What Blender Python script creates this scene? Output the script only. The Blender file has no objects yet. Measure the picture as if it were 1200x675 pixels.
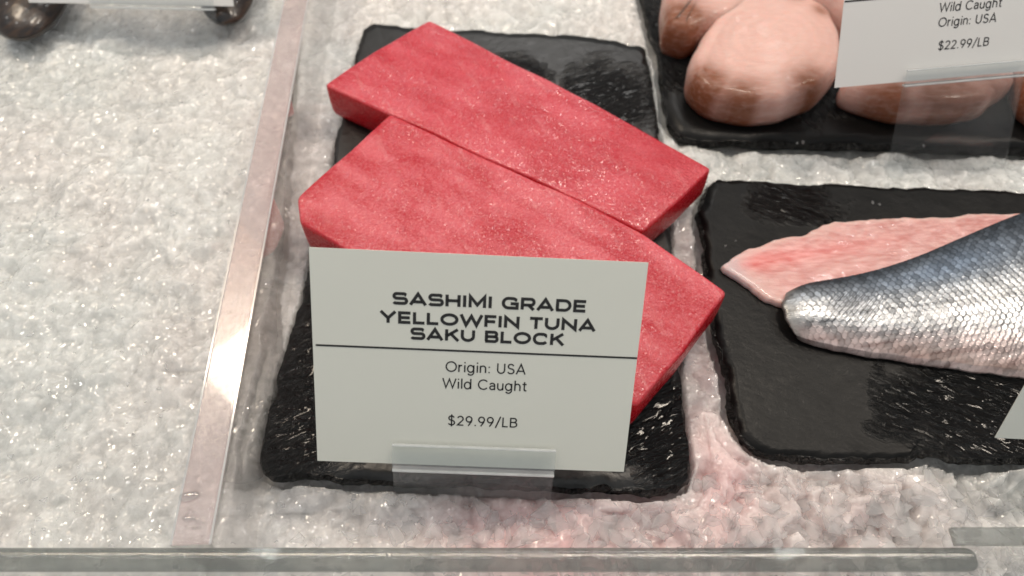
import bpy, math, random
import numpy as np
from mathutils import Vector, Matrix

R = math.radians
rng = np.random.default_rng(7)
random.seed(7)
scene = bpy.context.scene
COL = scene.collection

# ------------------------------------------------------------------ camera
F = 866.0                       # focal length in photo pixels (photo is 1200 x 675)
PITCH = 57.3
TILT = R(90 - PITCH)
BT = 0.008                      # top of the slates (the ice lies about z = 0)
H = 0.33 + BT
CA, SA = math.cos(TILT), math.sin(TILT)

def ray(px, py):
    x, y, z = (px - 600) / F, -(py - 337.5) / F, -1.0
    return np.array([x, y * CA - z * SA, y * SA + z * CA])

def at(px, py, z=0.0):
    """point of the photo lying at height z above the ice"""
    d = ray(px, py)
    k = (z - H) / d[2]
    return np.array([d[0] * k, d[1] * k, z])

def at_depth(px, py, Z):
    return np.array([0, 0, H]) + ray(px, py) * Z

def proj(p):
    x, y, z = p[0], p[1], p[2] - H
    yc = y * CA + z * SA
    zc = -y * SA + z * CA
    return (600 + F * x / -zc, 337.5 - F * yc / -zc)

cd = bpy.data.cameras.new('camera')
cam = bpy.data.objects.new('camera', cd)
COL.objects.link(cam)
cam.location = (0, 0, H)
cam.rotation_euler = (TILT, 0, 0)
cd.sensor_width = 36
cd.lens = F / 1200 * 36
cd.clip_start = 0.01
cd.clip_end = 50
cd.dof.use_dof = True
cd.dof.focus_distance = 0.325
cd.dof.aperture_fstop = 7.5
scene.camera = cam

# ------------------------------------------------------------------ helpers
def thing(name, label, cat, loc, group=None):
    o = bpy.data.objects.new(name, None)
    o.empty_display_size = 0.02
    COL.objects.link(o)
    o.location = loc
    tag(o, label, cat, group)
    return o

def tag(o, label=None, cat=None, group=None, kind=None):
    if label: o['label'] = label
    if cat: o['category'] = cat
    if group: o['group'] = group
    if kind: o['kind'] = kind
    return o

def mesh(name, V, Fc, mat, parent=None, origin=None, smooth=True, col=None):
    """V in world coordinates"""
    V = np.asarray(V, dtype=np.float64)
    me = bpy.data.meshes.new(name)
    if parent is not None:
        org = np.array(parent['_loc']) if '_loc' in parent else np.array(parent.location)
    elif origin is not None:
        org = np.array(origin)
    else:
        org = np.array([V[:, 0].mean(), V[:, 1].mean(), V[:, 2].min()])
    L = V - org
    if isinstance(Fc, np.ndarray):
        n = len(Fc)
        me.vertices.add(len(L)); me.vertices.foreach_set('co', L.astype(np.float32).ravel())
        k = Fc.shape[1]
        me.loops.add(n * k); me.loops.foreach_set('vertex_index', Fc.astype(np.int32).ravel())
        me.polygons.add(n); me.polygons.foreach_set('loop_start', np.arange(0, n * k, k, dtype=np.int32))
        me.update(calc_edges=True)
    else:
        me.from_pydata(L.tolist(), [], [list(map(int, f)) for f in Fc])
        me.update()
    me.polygons.foreach_set('use_smooth', np.full(len(me.polygons), smooth))
    if col is not None:
        a = me.color_attributes.new('tone', 'FLOAT_COLOR', 'POINT')
        c4 = np.ones((len(L), 4), dtype=np.float32); c4[:, :3] = col
        a.data.foreach_set('color', c4.ravel())
    if mat: me.materials.append(mat)
    o = bpy.data.objects.new(name, me)
    COL.objects.link(o)
    if parent is not None: o.parent = parent
    else: o.location = org
    return o

def fix_normals(o):
    import bmesh
    bm = bmesh.new(); bm.from_mesh(o.data)
    bmesh.ops.recalc_face_normals(bm, faces=bm.faces)
    bm.to_mesh(o.data); bm.free()
    return o

def resample(P, n):
    P = np.asarray(P, float)
    Q = np.vstack([P, P[:1]])
    d = np.r_[0, np.cumsum(np.linalg.norm(np.diff(Q, axis=0), axis=1))]
    t = np.linspace(0, d[-1], n, endpoint=False)
    return np.c_[np.interp(t, d, Q[:, 0]), np.interp(t, d, Q[:, 1])]

def smooth_loop(P, it):
    for _ in range(it):
        P = 0.5 * P + 0.25 * (np.roll(P, 1, 0) + np.roll(P, -1, 0))
    return P

def ccw(P):
    a = np.sum(P[:, 0] * np.roll(P[:, 1], -1) - np.roll(P[:, 0], -1) * P[:, 1])
    return P if a > 0 else P[::-1]

def normals2(P):
    T = np.roll(P, -1, 0) - np.roll(P, 1, 0)
    T /= np.linalg.norm(T, axis=1)[:, None] + 1e-12
    return np.c_[T[:, 1], -T[:, 0]]     # outward for ccw

def noise1(n, period, seed, octs=3):
    r = np.random.default_rng(seed)
    out = np.zeros(n); t = np.arange(n) / n
    for o in range(octs):
        k = max(3, int(period * 2 ** o))
        a = r.normal(size=k)
        x = t * k; i = np.floor(x).astype(int); f = x - i; f = f * f * (3 - 2 * f)
        out += (a[i % k] * (1 - f) + a[(i + 1) % k] * f) / 1.7 ** o
    return out

def vnoise(X, Y, scale, seed):
    r = np.random.default_rng(seed)
    T = r.random((256, 256))
    x, y = X * scale + 1000.3, Y * scale + 1000.7
    i, j = np.floor(x).astype(int), np.floor(y).astype(int)
    fx, fy = x - i, y - j
    fx = fx * fx * (3 - 2 * fx); fy = fy * fy * (3 - 2 * fy)
    a = T[i % 256, j % 256]; b = T[(i + 1) % 256, j % 256]
    c = T[i % 256, (j + 1) % 256]; d = T[(i + 1) % 256, (j + 1) % 256]
    return (a * (1 - fx) + b * fx) * (1 - fy) + (c * (1 - fx) + d * fx) * fy * 1.0

def fbm(X, Y, scale, seed, octs=4, gain=0.5):
    s = 0; amp = 1; tot = 0
    for o in range(octs):
        s = s + amp * vnoise(X, Y, scale * 2 ** o, seed + o); tot += amp; amp *= gain
    return s / tot

def loft(P, profile, cap_rings=14, dome=None, jitter=None):
    """P: closed ccw outline (n,2). profile: list of (inset, z) bottom to top.
    Returns V, F, and s (0 at the outline, 1 at the centre) per vertex."""
    n = len(P); N = normals2(P); c = P.mean(0)
    V = []; S = []; faces = []
    rings = []
    def add(ring2, z, s):
        base = len(V)
        zz = np.broadcast_to(z, (n,))
        for k in range(n): V.append((ring2[k, 0], ring2[k, 1], zz[k])); S.append(s)
        rings.append(base)
    b0 = P - N * profile[0][0]
    V.append((c[0], c[1], profile[0][1])); S.append(0); cb = 0
    for q, (ins, z) in enumerate(profile):
        off = ins if jitter is None else ins + jitter[q]
        off = np.broadcast_to(off, (n,))
        add(P - N * off[:, None], z, 0)
    top = np.array([V[rings[-1] + k] for k in range(n)])
    for k in range(n): faces.append((cb, rings[0] + (k + 1) % n, rings[0] + k))
    for m in range(1, cap_rings):
        t = 1 - (m / cap_rings)
        r2 = c + (top[:, :2] - c) * t
        z = top[:, 2].copy()
        if dome is not None: z = z + dome(r2[:, 0], r2[:, 1], 1 - t)
        add(r2, z, 1 - t)
    V.append((c[0], c[1], top[:, 2].mean() + (dome(c[0:1], c[1:2], 1.0)[0] if dome is not None else 0))); S.append(1)
    ct = len(V) - 1
    for a, b in zip(rings[:-1], rings[1:]):
        for k in range(n):
            k2 = (k + 1) % n
            faces.append((a + k, a + k2, b + k2, b + k))
    for k in range(n): faces.append((rings[-1] + k, rings[-1] + (k + 1) % n, ct))
    return np.array(V), faces, np.array(S)

def box(c, sx, sy, sz, ax=None):
    """box centred at c with optional 3x3 axes (columns)"""
    c = np.array(c); A = np.eye(3) if ax is None else ax
    V = []
    for i in (-1, 1):
        for j in (-1, 1):
            for k in (-1, 1):
                V.append(c + A @ np.array([i * sx / 2, j * sy / 2, k * sz / 2]))
    Fc = [(0, 1, 3, 2), (4, 6, 7, 5), (0, 4, 5, 1), (2, 3, 7, 6), (0, 2, 6, 4), (1, 5, 7, 3)]
    return np.array(V), Fc

def bevel(o, w, seg=2):
    m = o.modifiers.new('bevel', 'BEVEL'); m.width = w; m.segments = seg; m.limit_method = 'ANGLE'
    return o

# ------------------------------------------------------------------ materials
class NT:
    def __init__(s, name):
        s.m = bpy.data.materials.new(name); s.m.use_nodes = True
        s.t = s.m.node_tree; s.t.nodes.clear()
        s.out = s.n('ShaderNodeOutputMaterial')
    def n(s, typ, **kw):
        nd = s.t.nodes.new(typ)
        for k, v in kw.items():
            if k in nd.inputs.keys() or isinstance(k, int): pass
            setattr(nd, k, v)
        return nd
    def l(s, a, b): s.t.links.new(a, b)
    def coord(s, scale=(1, 1, 1), rot=(0, 0, 0), kind='Object'):
        tc = s.n('ShaderNodeTexCoord'); mp = s.n('ShaderNodeMapping')
        mp.inputs['Scale'].default_value = scale
        m0 = s.n('ShaderNodeMapping'); m0.inputs['Rotation'].default_value = rot     # turn first, then stretch
        s.l(tc.outputs[kind], m0.inputs['Vector']); s.l(m0.outputs['Vector'], mp.inputs['Vector']); return mp.outputs['Vector']
    def noise(s, vec, scale, detail=3, rough=.5, dist=0.):
        nd = s.n('ShaderNodeTexNoise'); s.l(vec, nd.inputs['Vector'])
        nd.inputs['Scale'].default_value = scale; nd.inputs['Detail'].default_value = detail
        nd.inputs['Roughness'].default_value = rough; nd.inputs['Distortion'].default_value = dist
        return nd.outputs['Fac']
    def vor(s, vec, scale, feature='F1', out='Distance', rnd=1.0):
        nd = s.n('ShaderNodeTexVoronoi', feature=feature); s.l(vec, nd.inputs['Vector'])
        nd.inputs['Scale'].default_value = scale; nd.inputs['Randomness'].default_value = rnd
        return nd.outputs[out]
    def ramp(s, fac, stops, interp='LINEAR'):
        nd = s.n('ShaderNodeValToRGB'); nd.color_ramp.interpolation = interp
        e = nd.color_ramp.elements
        while len(e) < len(stops): e.new(.5)
        for el, (p, c) in zip(e, stops):
            el.position = p
            el.color = (c, c, c, 1) if not hasattr(c, '__len__') else (*c, 1)
        s.l(fac, nd.inputs['Fac']); return nd.outputs['Color']
    def math(s, op, a, b=None, clamp=False):
        nd = s.n('ShaderNodeMath', operation=op); nd.use_clamp = clamp
        for i, v in enumerate((a, b)):
            if v is None: continue
            if isinstance(v, (int, float)): nd.inputs[i].default_value = v
            else: s.l(v, nd.inputs[i])
        return nd.outputs[0]
    def mix(s, fac, a, b, blend='MIX'):
        nd = s.n('ShaderNodeMix', data_type='RGBA', blend_type=blend)
        for sock, v in ((nd.inputs[0], fac), (nd.inputs[6], a), (nd.inputs[7], b)):
            if isinstance(v, (int, float)): sock.default_value = v
            elif isinstance(v, tuple): sock.default_value = (*v, 1)
            else: s.l(v, sock)
        return nd.outputs[2]
    def bump(s, h, strength=1., dist=.001, prev=None):
        nd = s.n('ShaderNodeBump'); nd.inputs['Strength'].default_value = strength
        nd.inputs['Distance'].default_value = dist
        s.l(h, nd.inputs['Height'])
        if prev is not None: s.l(prev, nd.inputs['Normal'])
        return nd.outputs['Normal']
    def pbr(s, **kw):
        b = s.n('ShaderNodeBsdfPrincipled')
        for k, v in kw.items():
            sock = b.inputs[k.replace('_', ' ')]
            if hasattr(v, 'is_linked'): s.l(v, sock)
            elif isinstance(v, tuple) and len(v) == 3 and sock.type == 'RGBA': sock.default_value = (*v, 1)
            else: sock.default_value = v
        return b
    def facet(s, vec, scale, k):
        nd = s.n('ShaderNodeTexVoronoi', feature='F1'); s.l(vec, nd.inputs['Vector']); nd.inputs['Scale'].default_value = scale
        a = s.n('ShaderNodeVectorMath', operation='SUBTRACT'); s.l(nd.outputs['Color'], a.inputs[0]); a.inputs[1].default_value = (.5, .5, .5)
        b = s.n('ShaderNodeVectorMath', operation='SCALE'); s.l(a.outputs[0], b.inputs[0]); b.inputs['Scale'].default_value = k
        g = s.n('ShaderNodeNewGeometry'); c = s.n('ShaderNodeVectorMath', operation='ADD'); s.l(g.outputs['Normal'], c.inputs[0]); s.l(b.outputs[0], c.inputs[1])
        d = s.n('ShaderNodeVectorMath', operation='NORMALIZE'); s.l(c.outputs[0], d.inputs[0]); return d.outputs[0]
    def done(s, sh):
        s.l(sh, s.out.inputs['Surface']); return s.m

def m_ice():
    t = NT('crushed_ice')
    v = t.coord()
    at_ = t.n('ShaderNodeAttribute'); at_.attribute_name = 'tone'
    fine = t.noise(v, 700, 3, .6)
    med = t.noise(v, 160, 3, .6, .4)
    cr = t.vor(v, 420, 'F1', 'Distance')
    nrm = t.bump(med, .35, .003)
    nrm = t.bump(cr, .12, .0012, nrm)
    nrm = t.bump(fine, .06, .0006, nrm)
    rough = t.ramp(t.noise(v, 240, 2), [(.35, .05), (.65, .30)])
    b = t.pbr(Base_Color=at_.outputs['Color'], Roughness=rough, Normal=nrm,
              Subsurface_Weight=1., Subsurface_Radius=(1., 1., 1.), Subsurface_Scale=.014,
              IOR=1.33, Coat_Weight=1., Coat_Roughness=.05, Coat_IOR=1.6)
    t.l(t.facet(t.coord(), 700, 1.2), b.inputs['Coat Normal'])
    return t.done(b.outputs[0])

def m_chip():
    t = NT('clear_ice_chip')
    v = t.coord()
    nrm = t.bump(t.noise(v, 300, 3, .6, .5), .5, .0015)
    b = t.pbr(Base_Color=(.97, .97, .97), Roughness=.06, Normal=nrm, IOR=1.31,
              Transmission_Weight=.45, Subsurface_Weight=1., Subsurface_Radius=(1., 1., 1.), Subsurface_Scale=.005)
    tr = t.n('ShaderNodeBsdfTransparent'); tr.inputs[0].default_value = (.97, .97, .97, 1)
    mx = t.n('ShaderNodeMixShader'); mx.inputs[0].default_value = .62
    t.l(b.outputs[0], mx.inputs[1]); t.l(tr.outputs[0], mx.inputs[2])
    return t.done(mx.outputs[0])

def m_slate(seed=0., rot=0.3, dry=.4):
    # attribute tone: red = how wet the patch is
    t = NT('wet_slate')
    v = t.coord(rot=(0, 0, rot))
    vs = t.coord(scale=(1, 3.2, 1), rot=(0, 0, rot))
    big = t.noise(v, 22 + seed, 3, .6, .6)
    strk = t.noise(vs, 105, 4, .6, .9)
    fine = t.noise(v, 900, 2, .5)
    rip = t.ramp(strk, [(.38, 0.), (.66, 1.)])
    at_ = t.n('ShaderNodeAttribute'); at_.attribute_name = 'tone'
    wet = t.ramp(t.math('ADD', at_.outputs['Fac'], t.math('MULTIPLY', t.math('SUBTRACT', big, .5), 1.3)), [(.36, 0.), (.72, 1.)])
    hgt = t.math('MULTIPLY', rip, wet)
    nrm = t.bump(hgt, 1., .0030)
    nrm = t.bump(t.noise(v, 210, 4, .65), .20, .0014, nrm)
    nrm = t.bump(strk, .10, .001, nrm)
    nrm = t.bump(fine, .10, .0003, nrm)
    rough = t.mix(wet, t.ramp(strk, [(.3, .30), (.7, .46)]), (.15, .15, .15))
    colr = t.mix(t.noise(v, 60, 4), (.003, .003, .0033), (.009, .0088, .0085))
    b = t.pbr(Base_Color=colr, Roughness=rough, Normal=nrm, IOR=1.45, Specular_IOR_Level=t.mix(wet, (dry,) * 3, (.5, .5, .5)))
    return t.done(b.outputs[0])

def m_tuna(axis, light=0.0, cw=.6):
    t = NT('raw_tuna')
    v = t.coord(rot=(0, 0, axis))
    vs = t.coord(scale=(1, 2.6, 2.6), rot=(0, 0, -axis))
    gr = t.vor(v, 720, 'SMOOTH_F1')
    gr2 = t.noise(v, 1300, 3, .7)
    band = t.noise(vs, 24, 4, .55, .2)
    mott = t.noise(v, 420, 3, .7)
    c = t.mix(t.ramp(band, [(.38, 0.), (.60, 1.)]), (.45, .012, .028), (.57 + light, .065 + light, .09 + light))
    sp = t.noise(v, 850, 2, .6)
    c = t.mix(t.ramp(sp, [(.50, 0.), (.68, .30)]), c, (.80, .28, .33))
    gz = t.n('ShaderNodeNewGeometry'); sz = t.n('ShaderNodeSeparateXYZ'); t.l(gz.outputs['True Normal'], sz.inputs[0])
    cut = t.ramp(sz.outputs['Z'], [(.25, 0.), (.8, 1.)])       # steep sides take a deeper red than the top
    vein = t.noise(t.coord(scale=(1, 5, 5), rot=(0, 0, 1.1)), 32, 4, .6, .8)
    c = t.mix(t.ramp(vein, [(.60, 0.), (.78, .32)]), c, (.80, .42, .42))
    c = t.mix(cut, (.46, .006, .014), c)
    nrm = t.bump(gr, .4, .0007)
    nrm = t.bump(gr2, .5, .0005, nrm)
    nrm = t.bump(band, .07, .002, nrm)
    b = t.pbr(Base_Color=c, Roughness=t.ramp(mott, [(.4, .16), (.6, .34)]), Normal=nrm, Subsurface_Weight=.7,
              Subsurface_Radius=(1., .22, .18), Subsurface_Scale=.006, IOR=1.40, Coat_Weight=t.math('MULTIPLY', t.ramp(t.noise(vs, 14, 3, .5), [(.35, .1), (.65, cw)]), cut), Coat_Roughness=.12)
    t.l(t.facet(t.coord(), 1450, .55), b.inputs['Coat Normal'])
    return t.done(b.outputs[0])

def m_flesh(name, rough=.3, sss=.7, bscale=500, bst=.3, coat=.3, metallic=0.):
    t = NT(name)
    a = t.n('ShaderNodeAttribute'); a.attribute_name = 'tone'
    v = t.coord()
    n1 = t.noise(v, bscale, 3, .6)
    n2 = t.noise(t.coord(scale=(1, 3.5, 3.5)), 110, 3, .6)
    nrm = t.bump(n1, bst, .0008)
    nrm = t.bump(n2, bst, .0015, nrm)
    c = t.mix(t.math('MULTIPLY', t.ramp(n2, [(.45, 0.), (.75, 1.)]), .14), a.outputs['Color'], (.85, .72, .68))
    b = t.pbr(Base_Color=c, Roughness=rough, Normal=nrm, Subsurface_Weight=sss, Metallic=metallic,
              Subsurface_Radius=(1., .45, .35), Subsurface_Scale=.004, IOR=1.40, Coat_Weight=coat, Coat_Roughness=.12)
    return t.done(b.outputs[0])

def m_skin():
    t = NT('fish_skin')
    a = t.n('ShaderNodeAttribute'); a.attribute_name = 'tone'
    v = t.coord()
    nrm = t.bump(t.noise(v, 900, 2), .25, .0004)
    b = t.pbr(Base_Color=a.outputs['Color'], Roughness=.3, Normal=nrm, Metallic=.55, IOR=1.4,
              Coat_Weight=.4, Coat_Roughness=.15)
    return t.done(b.outputs[0])

def m_card(tint):
    t = NT('printed_card')
    v = t.coord()
    n = t.noise(v, 30, 3)
    c = t.mix(n, tuple(x * .97 for x in tint), tint)
    nrm = t.bump(t.noise(v, 2500, 2), .06, .0002)
    b = t.pbr(Base_Color=c, Roughness=.5, Normal=nrm, IOR=1.4)
    return t.done(b.outputs[0])

def m_ink():
    t = NT('black_ink')
    b = t.pbr(Base_Color=(.012, .012, .013), Roughness=.6)
    return t.done(b.outputs[0])

def m_clear(name, tint=(.96, .97, .97), rough=.03, ior=1.49, haze=0.0, hazecol=(.7, .7, .7), bump=0., boost=1.5):
    """clear sheet plastic: transparent with Fresnel reflection, slightly cloudy"""
    t = NT(name)
    v = t.coord()
    fr = t.n('ShaderNodeFresnel'); fr.inputs[0].default_value = ior
    tr = t.n('ShaderNodeBsdfTransparent'); tr.inputs[0].default_value = (*tint, 1)
    gl = t.n('ShaderNodeBsdfGlossy'); gl.inputs['Roughness'].default_value = rough
    if bump:
        nrm = t.bump(t.noise(t.coord(scale=(6, 1, 1)), 260, 3, .6), bump, .0006)
        t.l(nrm, gl.inputs['Normal'])
    base = tr.outputs[0]
    if haze > 0:
        di = t.n('ShaderNodeBsdfDiffuse'); di.inputs[0].default_value = (*hazecol, 1)
        tl = t.n('ShaderNodeBsdfTranslucent'); tl.inputs[0].default_value = (*hazecol, 1)
        m0 = t.n('ShaderNodeMixShader'); m0.inputs[0].default_value = .5
        t.l(di.outputs[0], m0.inputs[1]); t.l(tl.outputs[0], m0.inputs[2])
        mh = t.n('ShaderNodeMixShader')
        t.l(t.ramp(t.noise(v, 90, 4, .6), [(.3, haze * .75), (.7, min(1, haze * 1.15))]), mh.inputs[0])
        t.l(tr.outputs[0], mh.inputs[1]); t.l(m0.outputs[0], mh.inputs[2]); base = mh.outputs[0]
    mx = t.n('ShaderNodeMixShader')
    geo = t.n('ShaderNodeNewGeometry')
    front = t.math('SUBTRACT', 1.0, geo.outputs['Backfacing'])
    t.l(t.math('MULTIPLY', t.math('MULTIPLY', fr.outputs[0], boost, True), front), mx.inputs[0]); t.l(base, mx.inputs[1]); t.l(gl.outputs[0], mx.inputs[2])
    return t.done(mx.outputs[0])

def m_water():
    return m_clear('water', (.95, .95, .95), .02, 1.8, boost=2.5)

def m_shell():
    t = NT('mussel_shell')
    v = t.coord(scale=(1, 1, 5), rot=(.3, .5, .2))
    w = t.noise(v, 90, 4, .6)
    c = t.mix(t.ramp(w, [(.4, 0.), (.7, 1.)]), (.006, .005, .006), (.055, .028, .014))
    nrm = t.bump(w, .5, .001)
    b = t.pbr(Base_Color=c, Roughness=.28, Normal=nrm, Coat_Weight=.3, Coat_Roughness=.05)
    return t.done(b.outputs[0])

ICE = m_ice(); CHIP = m_chip()
CARD = m_card((.69, .70, .64)); INK = m_ink()
WATER = m_water(); SHELL = m_shell()
WALLM = m_clear('clear_acrylic', (.985, .975, .975), .015, 1.6, boost=2.4)
TOPM = m_clear('frosted_acrylic_edge', (.97, .935, .935), .11, 1.6, .26, (.80, .70, .69), .22, boost=.8)
RAILM = m_clear('grey_acrylic_edge', (.66, .68, .67), .05, 1.6, .30, (.34, .35, .34), .35)
RIMM = m_clear('edge_highlight_haze', (.9, .92, .93), .10, 1.7, .62, (.86, .88, .89), boost=2.)  # pale haze colour stands in for highlights on plastic edges
HOLD = m_clear('clear_plastic', (.97, .975, .975), .04, 1.49, .06, (.55, .57, .58))
LIPM = m_clear('clear_plastic_lip', (.96, .97, .97), .05, 1.6, .09, (.80, .83, .84), boost=2.)

# ------------------------------------------------------------------ slate outlines
def slate_outline(px, z=BT, n=520, seed=1, amp=.0011, r=3):
    P = np.array([at(x, y, z)[:2] for x, y in px])
    P = ccw(resample(P, n))
    P = smooth_loop(P, r * 6)
    N = normals2(P)
    P = P + N * (noise1(n, 22, seed, 4) * amp * .5 + np.abs(noise1(n, 50, seed + 9, 2)) * -amp * .7 + noise1(n, 150, seed + 5, 2) * amp * .16)[:, None]
    return P

SL = {
 'main': [(428, 26), (560, 33), (690, 41), (760, 50), (772, 130), (786, 240), (800, 400), (814, 556), (804, 582),
          (560, 571), (312, 562), (298, 548), (305, 500), (326, 430), (350, 350), (372, 250), (397, 140), (418, 50)],
 'back': [(700, -260), (745, -20), (757, 20), (770, 70), (778, 120), (786, 164), (950, 169), (1100, 172), (1330, 180), (1560, 190), (1400, -260)],
 'right': [(836, 209), (960, 213), (1080, 217), (1250, 226), (1450, 236), (1640, 560), (1330, 548), (1200, 546), (1135, 546), (1112, 540),
           (1098, 534), (1080, 543), (940, 541), (888, 535), (862, 512), (845, 440), (825, 330), (811, 240)],
}
WETS = {'main': [(350, 450, .03, .06), (780, 500, .03, .035), (720, 110, .035, .04), (600, 90, .03, .02)],
        'back': [(900, 60, .2, .06)],
        'right': [(1130, 480, .045, .035), (1220, 500, .05, .03), (930, 235, .03, .02)]}
def add_slate(key, label, seed, rot):
    P = slate_outline(SL[key], seed=seed)
    n = len(P)
    jit = [np.abs(noise1(n, 55, seed + 20 + q, 4)) * a for q, a in enumerate((.0009, .0016, .0012, .0017, .0009))]
    prof = [(.0010, 0.0), (.0000, .0018), (-.0004, .0040), (.0004, .0066), (.0010, BT)]
    V, Fc, S = loft(P, prof, 30, lambda x, y, s: (fbm(x, y, 60, seed) - .5) * .0008 * np.minimum(1, s * 6), jit)
    wv = np.zeros(len(V))
    for wx, wy, rx, ry in WETS[key]:
        q = at(wx, wy, BT); wv = np.maximum(wv, np.exp(-((V[:, 0] - q[0]) / rx) ** 2 - ((V[:, 1] - q[1]) / ry) ** 2))
    wv = np.where(V[:, 2] < BT - .0005, .8, wv)
    o = mesh('slate_board', V, Fc, m_slate(seed * 1.7, rot, {'main': .75, 'back': .25, 'right': .22}[key]), col=np.repeat(wv[:, None], 3, 1))
    fix_normals(o)
    tag(o, label, 'serving board', 'black slate boards laid on the ice')
    return P
P_main = add_slate('main', 'black slate board carrying the two red tuna blocks, with wet streaks', 1, -.42)
P_back = add_slate('back', 'black slate board at the top right under the pale pink fish chunks', 2, 1.1)
P_right = add_slate('right', 'black slate board under the silver scaled fish fillet', 3, .5)

def inside(P, X, Y, grow=0.0):
    c = P.mean(0)
    Q = P + normals2(P) * grow
    Q = Q[::6]
    r = np.zeros(X.shape, bool)
    for k in range(len(Q)):
        x1, y1 = Q[k]; x2, y2 = Q[(k + 1) % len(Q)]
        cond = (y1 > Y) != (y2 > Y)
        xi = (x2 - x1) * (Y - y1) / (y2 - y1 + 1e-15) + x1
        r ^= cond & (X < xi)
    return r

# ------------------------------------------------------------------ crushed ice
def chips(X, Y, size, seed, tilt=.5, steep=2.2, rad=.62, lift=.35):
    r = np.random.default_rng(seed)
    T = 128
    cx = r.random((T, T)) * .9; cy = r.random((T, T)) * .9
    tx = r.normal(size=(T, T)) * tilt; ty = r.normal(size=(T, T)) * tilt
    bz = r.random((T, T)) * lift * 2
    K = 5
    ang = r.random((T, T)) * 6.28
    rr = rad * (0.6 + .7 * r.random((T, T)))
    gx = X / size + 500; gy = Y / size + 500
    i0 = np.floor(gx).astype(int); j0 = np.floor(gy).astype(int)
    best = np.full(X.shape, -9.)
    bid = np.zeros(X.shape)
    for di in (-1, 0, 1):
        for dj in (-1, 0, 1):
            i = i0 + di; j = j0 + dj
            a, b = i % T, j % T
            dx = gx - i - cx[a, b]; dy = gy - j - cy[a, b]
            pd = np.full(X.shape, -9.)
            for k in range(K):
                th = ang[a, b] + k * 6.283 / K + .35 * np.sin(k * 7 + ang[a, b] * 3)
                pd = np.maximum(pd, dx * np.cos(th) + dy * np.sin(th))
            h = bz[a, b] + tx[a, b] * dx + ty[a, b] * dy - steep * np.maximum(0, pd - rr[a, b])
            m = h > best
            best = np.where(m, h, best)
            bid = np.where(m, cx[a, b], bid)
    return best * size, bid

ax_x = np.concatenate([np.arange(-1.0, -.36, .008), np.arange(-.36, .36, .0008), np.arange(.36, 1.0, .008)])
ax_y = np.concatenate([np.arange(-.5, .03, .006), np.arange(.03, .40, .0008), np.arange(.40, .56, .0013), np.arange(.56, 1.2, .01)])
X, Y = np.meshgrid(ax_x, ax_y)
WZ = .0515
# divider line (right top edge of the thick acrylic wall)
DR0, DR1 = at(263, 552, WZ)[:2], at(362, 0, WZ)[:2]
DL0, DL1 = at(206, 600, WZ)[:2], at(333, 0, WZ)[:2]
ddir = (DR1 - DR0) / np.linalg.norm(DR1 - DR0)
dnor = np.array([ddir[1], -ddir[0]])             # to the right
side = (X - DR0[0]) * dnor[0] + (Y - DR0[1]) * dnor[1]
thick = .5 * (abs((DL0 - DR0) @ dnor) + abs((DL1 - DR0) @ dnor))
print('divider thickness', thick, abs((DL0 - DR0) @ dnor), abs((DL1 - DR0) @ dnor))
left = np.clip((-side - .004) / .012, 0, 1)
rough_m = np.clip((X + .02) / .12, 0, 1) * np.clip((.17 - Y) / .05, 0, 1)
rough_m = np.maximum(rough_m, .30)
rough_m = np.where(left > 0, .12 + .22 * fbm(X, Y, 14, 31), rough_m)
L1, id1 = chips(X, Y, .016, 11, .40, 2.0)
L2, id2 = chips(X, Y, .0075, 12, .55, 2.2)
L3, id3 = chips(X, Y, .0034, 13, .7, 2.5)
Z = (L1 - .006) * rough_m * .9 + (L2 - .003) * (.08 + .48 * rough_m) + (L3 - .001) * (.10 + .12 * rough_m)
Z += (fbm(X, Y, 18, 5) - .5) * .008 * (1 - .4 * left) + (fbm(X, Y, 5, 8) - .5) * .012 * left
Z += left * .014
# keep the ice below the slates and their sides, banked against them
for P, g in ((P_main, 1), (P_back, 1), (P_right, 1)):
    m = inside(P, X, Y, .002)
    Z = np.where(m, np.minimum(Z, 0) * .3 - .006, Z)
    m2 = inside(P, X, Y, .010) & ~m
    Z = np.where(m2, np.minimum(Z, .0045), Z)
Z = np.minimum(Z, .006 + left * .03)
inw = (side < .001) & (side > -thick - .001)
Z = np.where(inw, np.minimum(Z, .009), Z)
# colour: white ice with pink melt from the fish and some painted tuna reflection, grains a touch lighter or darker
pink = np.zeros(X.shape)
def melt_reflect(px, py, rx, ry, a):
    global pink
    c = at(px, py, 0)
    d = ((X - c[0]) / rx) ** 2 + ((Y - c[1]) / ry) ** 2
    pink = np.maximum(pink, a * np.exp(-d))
melt_reflect(640, 640, .050, .035, 1.); melt_reflect(780, 620, .06, .035, .8); melt_reflect(840, 560, .025, .05, .75)
melt_reflect(830, 400, .02, .06, .6); melt_reflect(960, 600, .06, .03, .4); melt_reflect(430, 620, .06, .03, .18); melt_reflect(720, 690, .09, .02, .4); melt_reflect(340, 200, .02, .05, .10)
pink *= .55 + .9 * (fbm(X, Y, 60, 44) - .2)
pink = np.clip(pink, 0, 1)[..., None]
g = (.90 + .05 * (id1 - .5) + .10 * (id2 - .5) + .12 * (id3 - .5) - .20 * (fbm(X, Y, 70, 60) - .5) - .22 * (fbm(X, Y, 300, 61, 3) - .5))[..., None]
white = g * np.array([.71, .71, .70])
warm = np.clip((fbm(X, Y, 14, 71) - .42) * 4, 0, 1)[..., None]
white = white * (1 - warm * np.array([.0, .030, .045])) * (1 - (1 - warm) * np.array([.025, .005, .01]))
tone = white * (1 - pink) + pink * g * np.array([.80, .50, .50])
nx, ny = len(ax_x), len(ax_y)
idx = np.arange(nx * ny).reshape(ny, nx)
Fq = np.stack([idx[:-1, :-1], idx[:-1, 1:], idx[1:, 1:], idx[1:, :-1]], -1).reshape(-1, 4)
V = np.stack([X, Y, Z], -1).reshape(-1, 3)
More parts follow.
